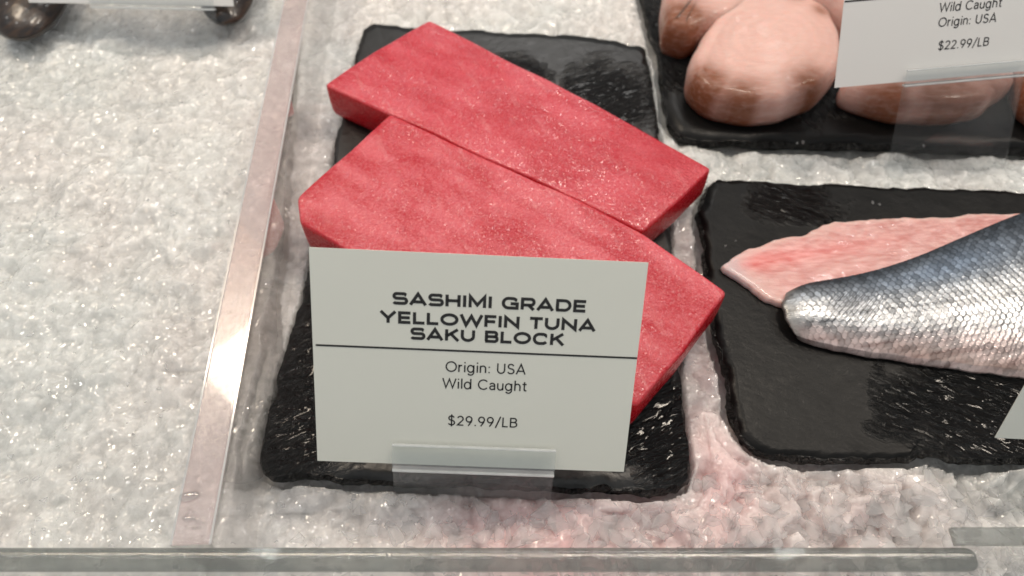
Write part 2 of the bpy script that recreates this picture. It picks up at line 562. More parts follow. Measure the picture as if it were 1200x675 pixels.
o = mesh('crushed_ice', V, Fq, ICE, origin=(0, 0, 0), smooth=True, col=np.clip(tone, 0, 1).reshape(-1, 3))
tag(o, 'bed of white crushed ice, half melted, stained pink beneath the tuna', 'ice', kind='stuff')

def ground_z(x, y):
    i = min(max(np.searchsorted(ax_x, x), 0), nx - 1); j = min(max(np.searchsorted(ax_y, y), 0), ny - 1)
    return Z[j, i]

# loose clear chips lying on the bed, one mass
def hull_chip(c, s, r):
    n = 9
    P = r.normal(size=(n, 3)); P /= np.linalg.norm(P, axis=1)[:, None]
    P *= np.array([s, s * r.uniform(.6, 1), s * r.uniform(.35, .6)]) * (0.8 + .3 * r.random((n, 1)))
    a, b = r.uniform(0, 6.28), r.normal() * .4
    Rz = np.array([[math.cos(a), -math.sin(a), 0], [math.sin(a), math.cos(a), 0], [0, 0, 1]])
    Rx = np.array([[1, 0, 0], [0, math.cos(b), -math.sin(b)], [0, math.sin(b), math.cos(b)]])
    return (P @ Rx.T @ Rz.T) + c
import bmesh
bm = bmesh.new()
r2 = np.random.default_rng(5)
cnt = 0
def drop_chip(x, y, s):
    global cnt
    for P in (P_main, P_back, P_right):
        if inside(P, np.array([x]), np.array([y]), s + .001)[0]: return
    sd = (x - DR0[0]) * dnor[0] + (y - DR0[1]) * dnor[1]
    if -thick - s < sd < s: return
    pts = hull_chip(np.array([x, y, ground_z(x, y) + -s * .12]), s, r2)
    vs = [bm.verts.new(p) for p in pts]
    res = bmesh.ops.convex_hull(bm, input=vs)
    for v in list(res.get('geom_interior', [])) + list(res.get('geom_unused', [])):
        if isinstance(v, bmesh.types.BMVert) and v.is_valid: bm.verts.remove(v)
    cnt += 1
for k in range(1000):                                   # front right, large chips
    px, py = r2.uniform(300, 1250), r2.uniform(560, 720)
    p = at(px, py, 0)
    if r2.random() < np.clip((px - 300) / 500, .15, 1): drop_chip(p[0], p[1], r2.uniform(.0020, .0085))
for k in range(900):
    p = at(r2.uniform(-60, 1250), r2.uniform(-10, 700), 0)
    drop_chip(p[0], p[1], r2.uniform(.0010, .0030))
for px, py, s_ in ((1022, 238, .0016), (1030, 240, .0012), (860, 137, .0012), (940, 167, .0016), (934, 168, .0012), (1082, 171, .0014), (850, 288, .001), (925, 285, .001), (862, 283, .0008)):
    p = at(px, py, BT)
    vs = [bm.verts.new(q) for q in hull_chip(np.array([p[0], p[1], BT + s_ * .3]), s_, r2)]
    res = bmesh.ops.convex_hull(bm, input=vs)
me = bpy.data.meshes.new('ice_chips'); bm.to_mesh(me); bm.free()
me.materials.append(CHIP)
o = bpy.data.objects.new('ice_chips', me); COL.objects.link(o)
tag(o, 'loose glassy ice chips scattered over the bed of crushed ice', 'ice', kind='stuff')
print('chips', cnt)

# ------------------------------------------------------------------ tuna blocks
def tuna(px_top, label, t, seed, axis, light, rise=0.):
    zt = BT + t
    P = np.array([at(x, y, zt)[:2] for x, y in px_top])
    n = 420
    P = smooth_loop(ccw(resample(P, n)), 5)
    N = normals2(P)
    P = P + N * (noise1(n, 9, seed, 3) * .00035)[:, None]
    m = .0012
    prof = [(.0030, BT + .0003), (.0012, BT + .0016), (.0003, BT + .005), (.0, BT + t * .55), (.0002, zt - .0022), (.0005, zt - .0010), (.0011, zt - .0003), (.0018, zt)]
    V, Fc, S = loft(P, prof, 26, lambda x, y, s: (fbm(x, y, 30, seed) - .5) * .0006 * np.minimum(1, s * 5))
    o = fix_normals(mesh('tuna_block', V, Fc, m_tuna(axis, light, .8 if light == 0 else .35)))
    tag(o, label, 'raw fish block', 'raw red tuna blocks on the slate')
    return o
tuna([(503, 22), (560, 50), (700, 122), (836, 197), (795, 236), (753, 273), (620, 209), (500, 153), (441, 126), (379, 99), (440, 58)],
     'deep red tuna block lying behind, not touched by the price card', .025, 4, -.55, 0.0)
tuna([(457, 131), (531, 167), (600, 198), (680, 235), (753, 271), (802, 306), (854, 342), (802, 410), (746, 478), (640, 430), (520, 364), (440, 314), (350, 262), (347, 231), (400, 183)],
     'lighter red tuna block lying in front, partly hidden by the price card', .027, 9, -.6, .035)

# ------------------------------------------------------------------ lettering
def stroke(P, w, closed=False):
    P = [p for i, p in enumerate(P) if i == 0 or math.hypot(p[0] - P[i - 1][0], p[1] - P[i - 1][1]) > 1e-4]
    P = np.array(P, float); n = len(P)
    if closed: T = np.roll(P, -1, 0) - P; Tp = P - np.roll(P, 1, 0)
    else:
        T = np.vstack([P[1:] - P[:-1], P[-1:] - P[-2:-1]]); Tp = np.vstack([P[1:2] - P[:1], P[1:] - P[:-1]])
    T = T / (np.linalg.norm(T, axis=1)[:, None] + 1e-12); Tp = Tp / (np.linalg.norm(Tp, axis=1)[:, None] + 1e-12)
    M = T + Tp; M /= np.linalg.norm(M, axis=1)[:, None] + 1e-12
    c = np.clip(np.sum(M * T, axis=1), .38, 1)
    N = np.c_[-M[:, 1], M[:, 0]] * (w / 2 / c)[:, None]
    V = np.vstack([P + N, P - N]); Fc = []
    for k in range(n if closed else n - 1):
        k2 = (k + 1) % n
        Fc.append((k, n + k, n + k2, k2))
    return V, Fc
def arc(cx, cy, rx, ry, a0, a1, n=12):
    return [(cx + rx * math.cos(R(a)), cy + ry * math.sin(R(a))) for a in np.linspace(a0, a1, n)]
h = .5
def glyph(ch):
    q = .09   # half stroke
    t, b = 1 - q, q
    if ch == 'S': return 1.25, [[(1.12, .80)] + arc(.92, .74, .16, .17, 30, 90, 5) + arc(.36, .71, .22, .20, 90, 270, 10) + arc(.92, .30, .22, .21, 90, -90, 10) + arc(.30, .26, .20, .17, 270, 205, 5)]
    if ch == 'A': return 1.42, [[(.10, 0), (.71, t + .03), (1.32, 0)], [(.36, .27), (1.06, .27)]]
    if ch == 'H': return 1.30, [[(.17, 0), (.17, 1)], [(1.13, 0), (1.13, 1)], [(.17, .5), (1.13, .5)]]
    if ch == 'I': return .36, [[(.18, 0), (.18, 1)]]
    if ch == 'M': return 1.50, [[(.17, 0), (.17, .93), (.75, .22), (1.33, .93), (1.33, 0)]]
    if ch == 'G': return 1.40, [[(1.24, .78)] + arc(.85, .62, .36, .29, 35, 90, 5) + arc(.55, .5, .42, .41, 90, 270, 14) + [(.9, b)] + [(1.25, b), (1.25, .46), (.72, .46)]]
    if ch == 'R': return 1.22, [[(.17, 0), (.17, t), (.82, t)] + arc(.86, .655, .24, .255, 90, -90, 9) + [(.17, .40)], [(.68, .40), (1.10, 0)]]
    if ch == 'D': return 1.32, [[(.17, b), (.17, t), (.72, t)] + arc(.74, .5, .44, .41, 90, -90, 13) + [(.08, b)]]
    if ch == 'E': return 1.10, [[(1.04, t), (.17, t), (.17, b), (1.04, b)], [(.17, .5), (.98, .5)]]
    if ch == 'Y': return 1.34, [[(.08, 1), (.67, .42), (1.26, 1)], [(.67, .46), (.67, 0)]]
    if ch == 'L': return 1.02, [[(.17, 1), (.17, b), (.98, b)]]
    if ch == 'O': return 1.52, [arc(.76, .5, .61, .41, 0, 360, 26)[:-1] + ['c']]
    if ch == 'W': return 1.85, [[(.08, 1), (.50, .08), (.925, .86), (1.35, .08), (1.77, 1)]]
    if ch == 'F': return 1.04, [[(1.0, t), (.17, t), (.17, 0)], [(.17, .47), (.92, .47)]]
    if ch == 'N': return 1.34, [[(.17, 0), (.17, .90), (1.17, .10), (1.17, 1)]]
    if ch == 'T': return 1.14, [[(.05, t), (1.09, t)], [(.57, t), (.57, 0)]]
    if ch == 'U': return 1.28, [[(.17, 1), (.17, .45)] + arc(.64, .45, .47, .36, 180, 360, 12) + [(1.11, 1)]]
    if ch == 'K': return 1.22, [[(.17, 0), (.17, 1)], [(1.10, 1), (.20, .42)], [(.52, .62), (1.16, 0)]]
    if ch == 'B': return 1.22, [[(.17, b), (.17, t), (.80, t)] + arc(.82, .71, .20, .20, 90, -90, 8) + [(.17, .51)], [(.80, .51)] + arc(.86, .30, .22, .21, 90, -90, 8) + [(.08, b)]]
    if ch == 'C': return 1.36, [[(1.22, .76)] + arc(.85, .60, .36, .31, 30, 90, 5) + arc(.58, .5, .43, .41, 90, 270, 14) + arc(.85, .40, .36, .31, 270, 330, 5)]
    return .55, []
def wide_text(s, w=.26, gap=.10):
    V = []; Fc = []; x = 0
    for ch in s:
        adv, strokes = glyph(ch)
        for st in strokes:
            cl = st[-1] == 'c'
            P = [p for p in st if p != 'c']
            v, f = stroke(P, w, cl)
            b = len(V)
            V += [(a + x, c) for a, c in v]; Fc += [tuple(b + i for i in ff) for ff in f]
        x += adv + gap
    return np.array(V), Fc, x - gap
def thin_glyph(ch):
    bowl = arc(.32, .35, .27, .34, 0, 360, 22)[:-1] + ['c']
    nar = arc(.30, .42, .24, .26, 180, 0, 10)
    if ch == 'O': return 1.02, [arc(.51, .5, .45, .47, 0, 360, 28)[:-1] + ['c']]
    if ch == 'r': return .40, [[(.08, 0), (.08, .72)], [(.08, .38), (.11, .54), (.20, .64), (.36, .66)]]
    if ch == 'i': return .20, [[(.10, 0), (.10, .70)], [(.10, .88), (.10, 1.0)]]
    if ch == 'g': return .72, [bowl, [(.60, .71), (.60, .02)] + arc(.33, .0, .27, .27, 0, -150, 10)]
    if ch == 'n': return .64, [[(.08, 0), (.08, .70)], [(.08, .40)] + nar[1:] + [(.54, 0)]]
    if ch == 'h': return .64, [[(.08, 0), (.08, 1.02)], [(.08, .40)] + nar[1:] + [(.54, 0)]]
    if ch == ':': return .24, [[(.12, 0), (.12, .12)], [(.12, .52), (.12, .64)]]
    if ch == '.': return .24, [[(.12, 0), (.12, .12)]]
    if ch == 'U': return .82, [[(.10, 1), (.10, .36)] + arc(.41, .36, .31, .33, 180, 360, 12)[1:] + [(.72, 1)]]
    if ch in 'S$':
        st = [arc(.36, .72, .25, .24, 20, 90, 5) + arc(.36, .74, .24, .22, 90, 255, 9)[1:] + arc(.37, .27, .27, .24, 75, -90, 10) + arc(.37, .27, .28, .24, -90, -160, 5)[1:]]
        if ch == '$': st.append([(.37, -.12), (.37, 1.12)])
        return .74, st
    if ch == 'A': return .84, [[(.03, 0), (.42, .99), (.81, 0)], [(.17, .31), (.67, .31)]]
    if ch == 'W': return 1.24, [[(.03, 1), (.32, .06), (.62, .94), (.92, .06), (1.21, 1)]]
    if ch == 'l': return .20, [[(.10, 0), (.10, 1.02)]]
    if ch == 'd': return .72, [bowl, [(.61, 0), (.61, 1.02)]]
    if ch == 'C': return .92, [arc(.50, .5, .44, .47, 42, 318, 22)]
    if ch == 'a': return .60, [arc(.28, .48, .22, .19, 160, 0, 8) + [(.50, 0)], [(.50, .40), (.28, .40)] + arc(.27, .22, .20, .18, 90, 270, 9) + [(.40, .07), (.50, .18)]]
    if ch == 'u': return .64, [[(.08, .70), (.08, .28)] + arc(.31, .28, .23, .26, 180, 360, 10)[1:] + [(.54, .3)], [(.54, .70), (.54, 0)]]
    if ch == 't': return .44, [[(.19, .92), (.19, .17), (.24, .06), (.40, .03)], [(.02, .68), (.39, .68)]]
    if ch == '2': return .68, [arc(.33, .71, .25, .25, 165, -35, 12) + [(.08, .05), (.62, .05)]]
    if ch == '9': return .70, [arc(.34, .68, .26, .28, 0, 360, 20)[:-1] + ['c'], [(.60, .66), (.54, .42), (.28, 0)]]
    if ch == '/': return .50, [[(.03, -.12), (.47, 1.08)]]
    if ch == 'L': return .60, [[(.10, 1), (.10, .05), (.56, .05)]]
    if ch == 'B': return .74, [[(.10, .05), (.10, .95), (.40, .95)] + arc(.40, .74, .22, .21, 90, -90, 8)[1:] + [(.10, .53)], [(.40, .53)] + arc(.42, .29, .25, .24, 90, -90, 8)[1:] + [(.05, .05)]]
    return .34, []
def thin_text(s, w=.095, gap=.10):
    V = []; Fc = []; x = 0
    for ch in s:
        adv, strokes = thin_glyph(ch)
        for st in strokes:
            cl = st[-1] == 'c'
            v, f = stroke([p for p in st if p != 'c'], w, cl)
            b = len(V)
            V += [(a + x, c) for a, c in v]; Fc += [tuple(b + i for i in ff) for ff in f]
        x += adv + gap
    return np.array(V), Fc
# ------------------------------------------------------------------ cards and their holders
def homog(src, dst):
    A = []
    for (x, y), (u, v) in zip(src, dst):
        A.append([x, y, 1, 0, 0, 0, -u * x, -u * y, -u]); A.append([0, 0, 0, x, y, 1, -v * x, -v * y, -v])
    return np.linalg.svd(np.array(A))[2][-1].reshape(3, 3)
CAMR = np.array([[1, 0, 0], [0, CA, -SA], [0, SA, CA]])
class Pose:
    """plane of a card: origin o at its lower left corner, ex right, ey up the card, ez towards the viewer"""
    def __init__(s, o, ex, ey, W, Hc):
        s.o, s.W, s.H = np.array(o), W, Hc
        s.ex = ex / np.linalg.norm(ex); ey = ey - (ey @ s.ex) * s.ex; s.ey = ey / np.linalg.norm(ey); s.ez = np.cross(s.ex, s.ey)
    def w(s, x, y, z=0): return s.o + s.ex * x + s.ey * y + s.ez * z
    def uv(s, px, py):
        d = ray(px, py); c = np.array([0, 0, H]); k = ((s.o - c) @ s.ez) / (d @ s.ez); p = c + d * k - s.o
        return p @ s.ex, p @ s.ey
    def A(s): return np.stack([s.ex, s.ey, s.ez], 1)

def pose_from_corners(bl, br, tr, tl, W, ):
    Hm = homog([(0, 0), (1, 0), (1, 1), (0, 1)], [((x - 600) / F, -(y - 337.5) / F) for x, y in (bl, br, tr, tl)])
    a, b, c = Hm[:, 0], Hm[:, 1], Hm[:, 2]
    # camera coordinates (x, y, 1) means z = -1 in Blender's camera frame
    fl = lambda v: np.array([v[0], v[1], -v[2]])
    a, b, c = fl(a), fl(b), fl(c)
    if c[2] > 0: a, b, c = -a, -b, -c
    k = W / np.linalg.norm(a)
    print('card: aspect', np.linalg.norm(b) / np.linalg.norm(a), 'ortho', a @ b / np.linalg.norm(a) / np.linalg.norm(b))
    o = CAMR @ (c * k) + np.array([0, 0, H])
    return Pose(o, CAMR @ a, CAMR @ b, W, np.linalg.norm(b) * k)

def put_lines(card, pose, name, items, th=.0001):
    """items: (V2, F, leftpx, rightpx, capheight or None)"""
    for nm, V2, Fc, lp, rp, hscale in items:
        x0, y0 = pose.uv(*lp); x1, y1 = pose.uv(*rp)
        mn, mx = V2[:, 0].min(), V2[:, 0].max()
        L = math.hypot(x1 - x0, y1 - y0); sc = L / (mx - mn)
        dx, dy = (x1 - x0) / L, (y1 - y0) / L
        dx, dy = 1.0, 0.0   # print runs parallel to the card's edge
        ym = (y0 + y1) / 2
        xm = (x0 + x1) / 2 - L / 2
        W3 = [pose.w(xm + (a - mn) * sc, ym + b * (hscale if hscale else sc), th) for a, b in V2]
        mesh(nm, np.array(W3), Fc, INK, parent=card, smooth=False)

def rect_part(pose, x0, x1, y0, y1, z0, z1):
    V, Fc = box(pose.w((x0 + x1) / 2, (y0 + y1) / 2, (z0 + z1) / 2), x1 - x0, y1 - y0, abs(z1 - z0), pose.A())
    return V, Fc

def make_card(pose, label, lines=(), rule=None, mat=CARD):
    base = pose.w(pose.W / 2, 0)
    c = thing('price_card', label, 'price card', base, 'white price cards in clear holders')
    c['_loc'] = list(map(float, base))
    # slightly bowed sheet
    nxx, V, Fc = 24, [], []
    for side_ in (0, 1):
        for j in range(2):
            for i in range(nxx + 1):
                x = pose.W * i / nxx
                V.append(pose.w(x, pose.H * j, -side_ * .00035))
    n = nxx + 1
    for i in range(nxx):
        Fc += [(i, i + 1, n + i + 1, n + i), (2 * n + i, 3 * n + i, 3 * n + i + 1, 2 * n + i + 1), (i, 2 * n + i, 2 * n + i + 1, i + 1), (n + i, n + i + 1, 3 * n + i + 1, 3 * n + i)]
    Fc += [(0, n, 3 * n, 2 * n), (n - 1, 3 * n - 1, 4 * n - 1, 2 * n - 1)]
    mesh('card_sheet', np.array(V), Fc, mat, parent=c, smooth=False)
    put_lines(c, pose, 'l', lines)
    if rule:
        (x0, y0), (x1, y1) = pose.uv(*rule[0]), pose.uv(*rule[1])
        x0 = max(x0, 0); ym = (y0 + y1) / 2; w = rule[2] / 2
        V, Fc = rect_part(pose, x0, min(x1, pose.W), ym - w, ym + w, .00002, .00010)
        mesh('rule_line', V, Fc, INK, parent=c, smooth=False)
    del c['_loc']
    return c

def make_holder(pose, label, x0, x1, lip_h, foot_to, foot_px=None):
    """clear folded strip: back plate, front lip, bottom fold and a leg going down into the ice"""
    base = pose.w((x0 + x1) / 2, 0); 
    hld = thing('card_holder', label, 'card holder', base, 'clear plastic price card holders')
    hld['_loc'] = list(map(float, base))
    V, Fc = rect_part(pose, x0, x1, -.0022, lip_h, .0016, .0024); bevel(mesh('front_lip', V, Fc, LIPM, parent=hld, smooth=False), .0003)
    V, Fc = rect_part(pose, x0, x1, lip_h - .0007, lip_h + .0002, .0012, .0029); bevel(mesh('lip_rim', V, Fc, RIMM, parent=hld, smooth=False), .0004)
    V, Fc = rect_part(pose, x0, x1, -.0026, -.0014, -.0012, .0026); bevel(mesh('bottom_fold', V, Fc, RIMM, parent=hld, smooth=False), .0005)
    V, Fc = rect_part(pose, x0, x1, -.0008, lip_h, -.0012, -.0006); mesh('back_plate', V, Fc, HOLD, parent=hld, smooth=False)
    a, b = pose.w(x0 + .0002, -.0024, .0004), pose.w(x1 - .0002, -.0024, .0004)
    c, d = np.array(foot_to[0]), np.array(foot_to[1])
    nn = np.cross(b - a, c - a); nn /= np.linalg.norm(nn); nn = nn * .0005
    V = np.array([a - nn, b - nn, d - nn, c - nn, a + nn, b + nn, d + nn, c + nn])
    Fc = [(0, 1, 2, 3), (7, 6, 5, 4), (0, 4, 5, 1), (1, 5, 6, 2), (2, 6, 7, 3), (3, 7, 4, 0)]
    mesh('leg_plate', V, Fc, HOLD, parent=hld, smooth=False)
    del hld['_loc']
    return hld

def wt(name, s, lp, rp, hs=None):
    V, Fc, w = wide_text(s); return (name, V, Fc, lp, rp, hs)
def ft(name, s, lp, rp, hs=None, off=.125):
    V, Fc = thin_text(s, off); return (name, V, Fc, lp, rp, hs)

p1 = pose_from_corners((372, 540), (731, 553), (763, 308), (365, 290), .1306)
print('card1', p1.o, p1.H, 'ey', p1.ey, 'ex', p1.ex)
capH = .0060
make_card(p1, 'large white card reading SASHIMI GRADE YELLOWFIN TUNA SAKU BLOCK in front of the tuna', [
    wt('heading_lettering', 'SASHIMI GRADE', (460, 359), (686, 363), .0049),
    wt('heading_lettering', 'YELLOWFIN TUNA', (445, 379), (698, 387), .0049),
    wt('heading_lettering', 'SAKU BLOCK', (481, 397), (661, 405), .0049),
    ft('origin_lettering', 'Origin: USA', (522, 436), (616, 438), .0045),
    ft('catch_lettering', 'Wild Caught', (518, 455), (617, 458), .0045),
    ft('price_lettering', '$29.99/LB', (525, 498), (606, 501), .0045),
], rule=((370, 403), (747, 421), .0008))
hx0, _ = p1.uv(460, 535); hx1, _ = p1.uv(650, 545)
_, hy = p1.uv(555, 521)
make_holder(p1, 'clear plastic holder clipped to the bottom of the tuna price card', hx0, hx1, hy, (at(461, 575, .001), at(645, 586, .001)))

# second card: same size, further back on the right
def pose_at(px, py, Zd, yaw, rec, roll, W, Hc):
    o = at_depth(px, py, Zd)
    ex = np.array([math.cos(yaw), math.sin(yaw), 0]); ey = np.array([-math.sin(yaw) * math.cos(rec), math.cos(yaw) * math.cos(rec), math.sin(rec)])
    ex, ey = ex * math.cos(roll) + ey * math.sin(roll), ey * math.cos(roll) - ex * math.sin(roll)
    return Pose(o, ex, ey, W, Hc)
CARD2 = m_card((.74, .735, .72))
HC = p1.H
p2 = pose_at(978, 103, .405, R(4), R(58), R(2.2), .1306, HC)
for nm, q in (('bl', (0, 0)), ('br', (.1306, 0)), ('tl', (0, HC)), ('mid', (.0653, 0))): print('card2', nm, proj(p2.w(*q)), p2.w(*q)[2])
make_card(p2, 'white card printed Wild Caught Origin: USA $22.99/LB at the top right', [
    ft('catch_lettering', 'Wild Caught', (1100, 13), (1173, 9), .0045, .13),
    ft('origin_lettering', 'Origin: USA', (1099, 31), (1167, 26), .0045, .13),
    ft('price_lettering', '$22.99/LB', (1099, 58), (1158, 54), .0045, .13),
], rule=((990, 0), (1150, -10), .0008), mat=CARD2)
hx0, _ = p2.uv(1060, 85); hx1 = hx0 + .068; _, hy = p2.uv(1060, 78)
make_holder(p2, 'clear plastic holder below the card priced $22.99/LB', hx0, hx1, .0065, (at(1040, 196, .001), at(1176, 201, .001)))

p3 = pose_at(1166, 513, .308, 0, R(65), R(-4), .1306, HC)
for nm, q in (('bl', (0, 0)), ('br', (.1306, 0)), ('tl', (0, HC))): print('card3', nm, proj(p3.w(*q)), p3.w(*q)[2])
make_card(p3, 'white card corner at the right edge, standing in front of the silver fillet', mat=CARD)
hx0 = .030; q = p3.w(hx0, 0)
make_holder(p3, 'clear holder at the lower right corner, its leg pushed into the ice', hx0, hx0 + .068, .0085, (at(1153, 602, .001), at(1350, 604, .001)))

p4 = pose_at(34, 3, .47, R(-1), R(60), R(-.4), .1306, HC)
for nm, q in (('bl', (0, 0)), ('br', (.1306, 0)), ('tl', (0, HC))): print('card4', nm, proj(p4.w(*q)), p4.w(*q)[2])
make_card(p4, 'white card at the top left above the dark mussels, only its bottom edge in view', mat=CARD2)
hx0, _ = p4.uv(107, 5); hx1, _ = p4.uv(252, 5)
make_holder(p4, 'clear plastic holder at the top left between two dark mussels', hx0, hx1, .0045, (at(108, 70, .012), at(256, 72, .012)))

# ------------------------------------------------------------------ acrylic divider and front panels
def prism(P, z0, z1, mat, name, parent, bev=.0006):
    n = len(P)
    V = [(x, y, z0) for x, y in P] + [(x, y, z1) for x, y in P]
    Fc = [tuple(range(n))[::-1], tuple(range(n, 2 * n))] + [(k, (k + 1) % n, n + (k + 1) % n, n + k) for k in range(n)]
    o = mesh(name, np.array(V), Fc, mat, parent=parent, smooth=False)
    if bev: bevel(o, bev, 2)
    return fix_normals(o)
yF = at(600, 640, WZ)[1]            # far side of the front panel
yN = at(600, 669, WZ)[1]
print('front panel y', yF, yN)
near = DR0 + ddir * ((yF + .0008 - DR0[1]) / ddir[1])
far = DR0 + ddir * ((.80 - DR0[1]) / ddir[1])
tk = thick
P = [near, far, far - dnor * tk, near - dnor * tk]
dv = thing('ice_divider', 'thick clear acrylic divider running front to back across the ice, pinkish top edge', 'divider', (*((near + far) / 2), 0))
prism(P, -.012, WZ - .0006, WALLM, 'wall_panel', dv, .0)
Pt = [near, far, far - dnor * tk, near - dnor * tk]
prism(Pt, WZ - .0005, WZ, TOPM, 'top_edge', dv, .0)

for a_, b_ in ((0., .0008), (tk - .0008, tk)):       # pale strips added as highlights along both long edges
    prism([near - dnor * a_, far - dnor * a_, far - dnor * b_, near - dnor * b_], WZ + .00005, WZ + .0004, RIMM, 'edge_highlight', dv, .0)

def rounded_end(x0, x1, ya, yb, r, n=8):
    P = [(x0, ya), ]
    P += [(x1 - r + r * math.cos(R(a)), ya + r + r * math.sin(R(a))) for a in np.linspace(-90, 0, n)]
    P += [(x1 - r + r * math.cos(R(a)), yb - r + r * math.sin(R(a))) for a in np.linspace(0, 90, n)]
    P += [(x0, yb)]
    return P
xE = at(1147, 655, WZ)[0]
fp = thing('front_panel', 'clear acrylic front panel with grey rounded top edge running along the bottom of the photo', 'panel', (0, (yF + yN) / 2, 0), 'acrylic front panels')
P = rounded_end(-.75, xE, yN, yF, .0035)
prism(P, -.012, WZ - .003, m_clear('front_acrylic', (.97, .975, .975), .02, 1.3), 'panel_sheet', fp, 0)
# rounded top bead
def bead(x0, x1, yc, zc, ry, rz, mat, name, parent, n=14, nx=40):
    V = []; Fc = []
    xs = list(np.linspace(x0, x1 - ry, nx)); sc = [1.0] * nx
    for a in np.linspace(10, 90, 8): xs.append(x1 - ry + ry * math.sin(R(a))); sc.append(max(.02, math.cos(R(a))))
    for x, s in zip(xs, sc):
        for k in range(n):
            a = 2 * math.pi * k / n
            y = math.copysign(abs(math.cos(a)) ** .8, math.cos(a)); z = math.copysign(abs(math.sin(a)) ** .8, math.sin(a))
            V.append((x, yc + ry * y * (s ** .4), zc + rz * z * (s ** .3)))
    m = len(xs)
    for i in range(m - 1):
        for k in range(n):
            Fc.append((i * n + k, i * n + (k + 1) % n, (i + 1) * n + (k + 1) % n, (i + 1) * n + k))
    Fc.append(tuple(range(n))); Fc.append(tuple((m - 1) * n + k for k in range(n))[::-1])
    return fix_normals(mesh(name, np.array(V), Fc, mat, parent=parent))
bead(-.75, xE, (yF + yN) / 2, WZ - .0025, (yF - yN) / 2, .0028, RAILM, 'top_edge', fp)
y2a, y2b = at(1150, 640, WZ)[1] + .0005, at(1150, 617, WZ)[1]
x2 = at(1118, 628, WZ)[0]
fp2 = thing('front_panel', 'short piece of the next clear front panel at the lower right corner, set further back', 'panel', (x2 + .2, (y2a + y2b) / 2, 0), 'acrylic front panels')
prism([(x2, y2a), (.75, y2a), (.75, y2b), (x2, y2b)], -.012, WZ - .0035, m_clear('side_acrylic', (.97, .975, .975), .02, 1.3), 'panel_sheet', fp2, 0)
prism([(x2, y2a), (.75, y2a), (.75, y2b), (x2, y2b)], WZ - .003, WZ - .0002, m_clear('side_edge', (.72, .74, .73), .10, 1.5, .35, (.40, .41, .40), .3), 'top_edge', fp2, .0006)

# water drops on the divider's near end
for k, (px, py, s) in enumerate([(222, 582, .0030), (221, 608, .0018), (228, 600, .0007), (231, 609, .0009), (234, 618, .0007), (219, 618, .0006), (228, 619, .0008), (238, 612, .0006), (236, 596, .0005), (312, 421, .0012)][:9]):
    p = at(px, py, WZ)
    V = []; Fc = []; n = 20; m = 7
    for i in range(m):
        a = math.pi / 2 * i / (m - 1)
        for j in range(n):
            b = 2 * math.pi * j / n
            rr = s * math.cos(a) * (1 + .12 * math.sin(2 * b + k) + .06 * math.sin(3 * b))
            V.append((p[0] + rr * math.cos(b) * 1.35, p[1] + rr * math.sin(b) * .75, WZ + .0001 + s * .6 * math.sin(a)))
    for i in range(m - 1):
        for j in range(n): Fc.append((i * n + j, i * n + (j + 1) % n, (i + 1) * n + (j + 1) % n, (i + 1) * n + j))
    Fc.append(tuple(range(n))[::-1])
    o = mesh('water_drop', np.array(V), Fc, WATER)
    tag(o, 'clear water drop on the near end of the acrylic divider', 'water drop', 'water drops on the divider end')

# ------------------------------------------------------------------ pale fish chunks on the back slate
FLESH = m_flesh('pale_fish_flesh', .42, .7, 250, .40, .18)
def chunk(px, t, label, seed, brown, tilt=(0, 0)):
    P = np.array([at(x, y, BT + t * .4)[:2] for x, y in px])
    n = 220
    P = smooth_loop(ccw(resample(P, n)), 16)
    P = P + normals2(P) * (noise1(n, 7, seed, 3) * .0010)[:, None]
    c = P.mean(0)
    prof = [(.005, BT + .0004), (.002, BT + t * .08), (.0004, BT + t * .25), (0, BT + t * .50), (.0008, BT + t * .74), (.0028, BT + t * .90), (.0055, BT + t * .97), (.009, BT + t)]
    V, Fc, S = loft(P, prof, 18, lambda x, y, s: (fbm(x, y, 50, seed) - .5) * .002 * np.minimum(1, s * 4) + (x - c[0]) * tilt[0] * np.minimum(1, s * 3) + (y - c[1]) * tilt[1] * np.minimum(1, s * 3))
    # muscle rings on the cut face, brown blood line on the near left flank
    rel = V[:, :2] - c
    d = np.linalg.norm(rel, axis=1)
    rings = .5 + .5 * np.sin(d * 900 + 5 * fbm(V[:, 0], V[:, 1], 40, seed))
    base = np.array([.68, .43, .38]) * (.96 + .05 * rings)[:, None]
    bm_ = np.zeros(len(V))
    for (bx, by, rad, am) in brown:
        q = at(bx, by, BT + t * .6)
        bm_ = np.maximum(bm_, am * 1.45 * np.exp(-((V[:, 0] - q[0]) ** 2 + (V[:, 1] - q[1]) ** 2) / rad ** 2))
    bm_ = np.clip(bm_ * (.6 + .8 * fbm(V[:, 0] * 1, V[:, 1] * 1, 120, seed + 3)), 0, 1)
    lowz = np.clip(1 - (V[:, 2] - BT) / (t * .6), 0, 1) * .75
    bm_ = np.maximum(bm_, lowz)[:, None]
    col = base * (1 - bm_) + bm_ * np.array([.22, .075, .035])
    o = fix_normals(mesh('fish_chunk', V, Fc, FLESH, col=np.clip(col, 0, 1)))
    return tag(o, label, 'raw fish piece', 'pale pink fish chunks on the back slate')
chunk([(893, -2), (930, 4), (965, 25), (982, 60), (978, 95), (955, 120), (915, 135), (870, 137), (822, 128), (798, 108), (803, 78), (830, 45), (862, 15)],
      .026, 'largest pale pink fish chunk, whole in view left of the $22.99/LB card', 21, [(826, 108, .014, 1.), (945, 112, .014, .7), (865, 125, .016, .8), (925, 12, .007, .6), (955, 28, .006, .5)], (.12, .0))
chunk([(795, -50), (860, -60), (895, -20), (885, 12), (845, 40), (800, 60), (773, 50), (770, 20), (780, -20)],
      .028, 'fish chunk with brown lower end at the left corner of the back slate', 22, [(795, 40, .02, 1.), (790, 55, .02, .9)], (0, .0))
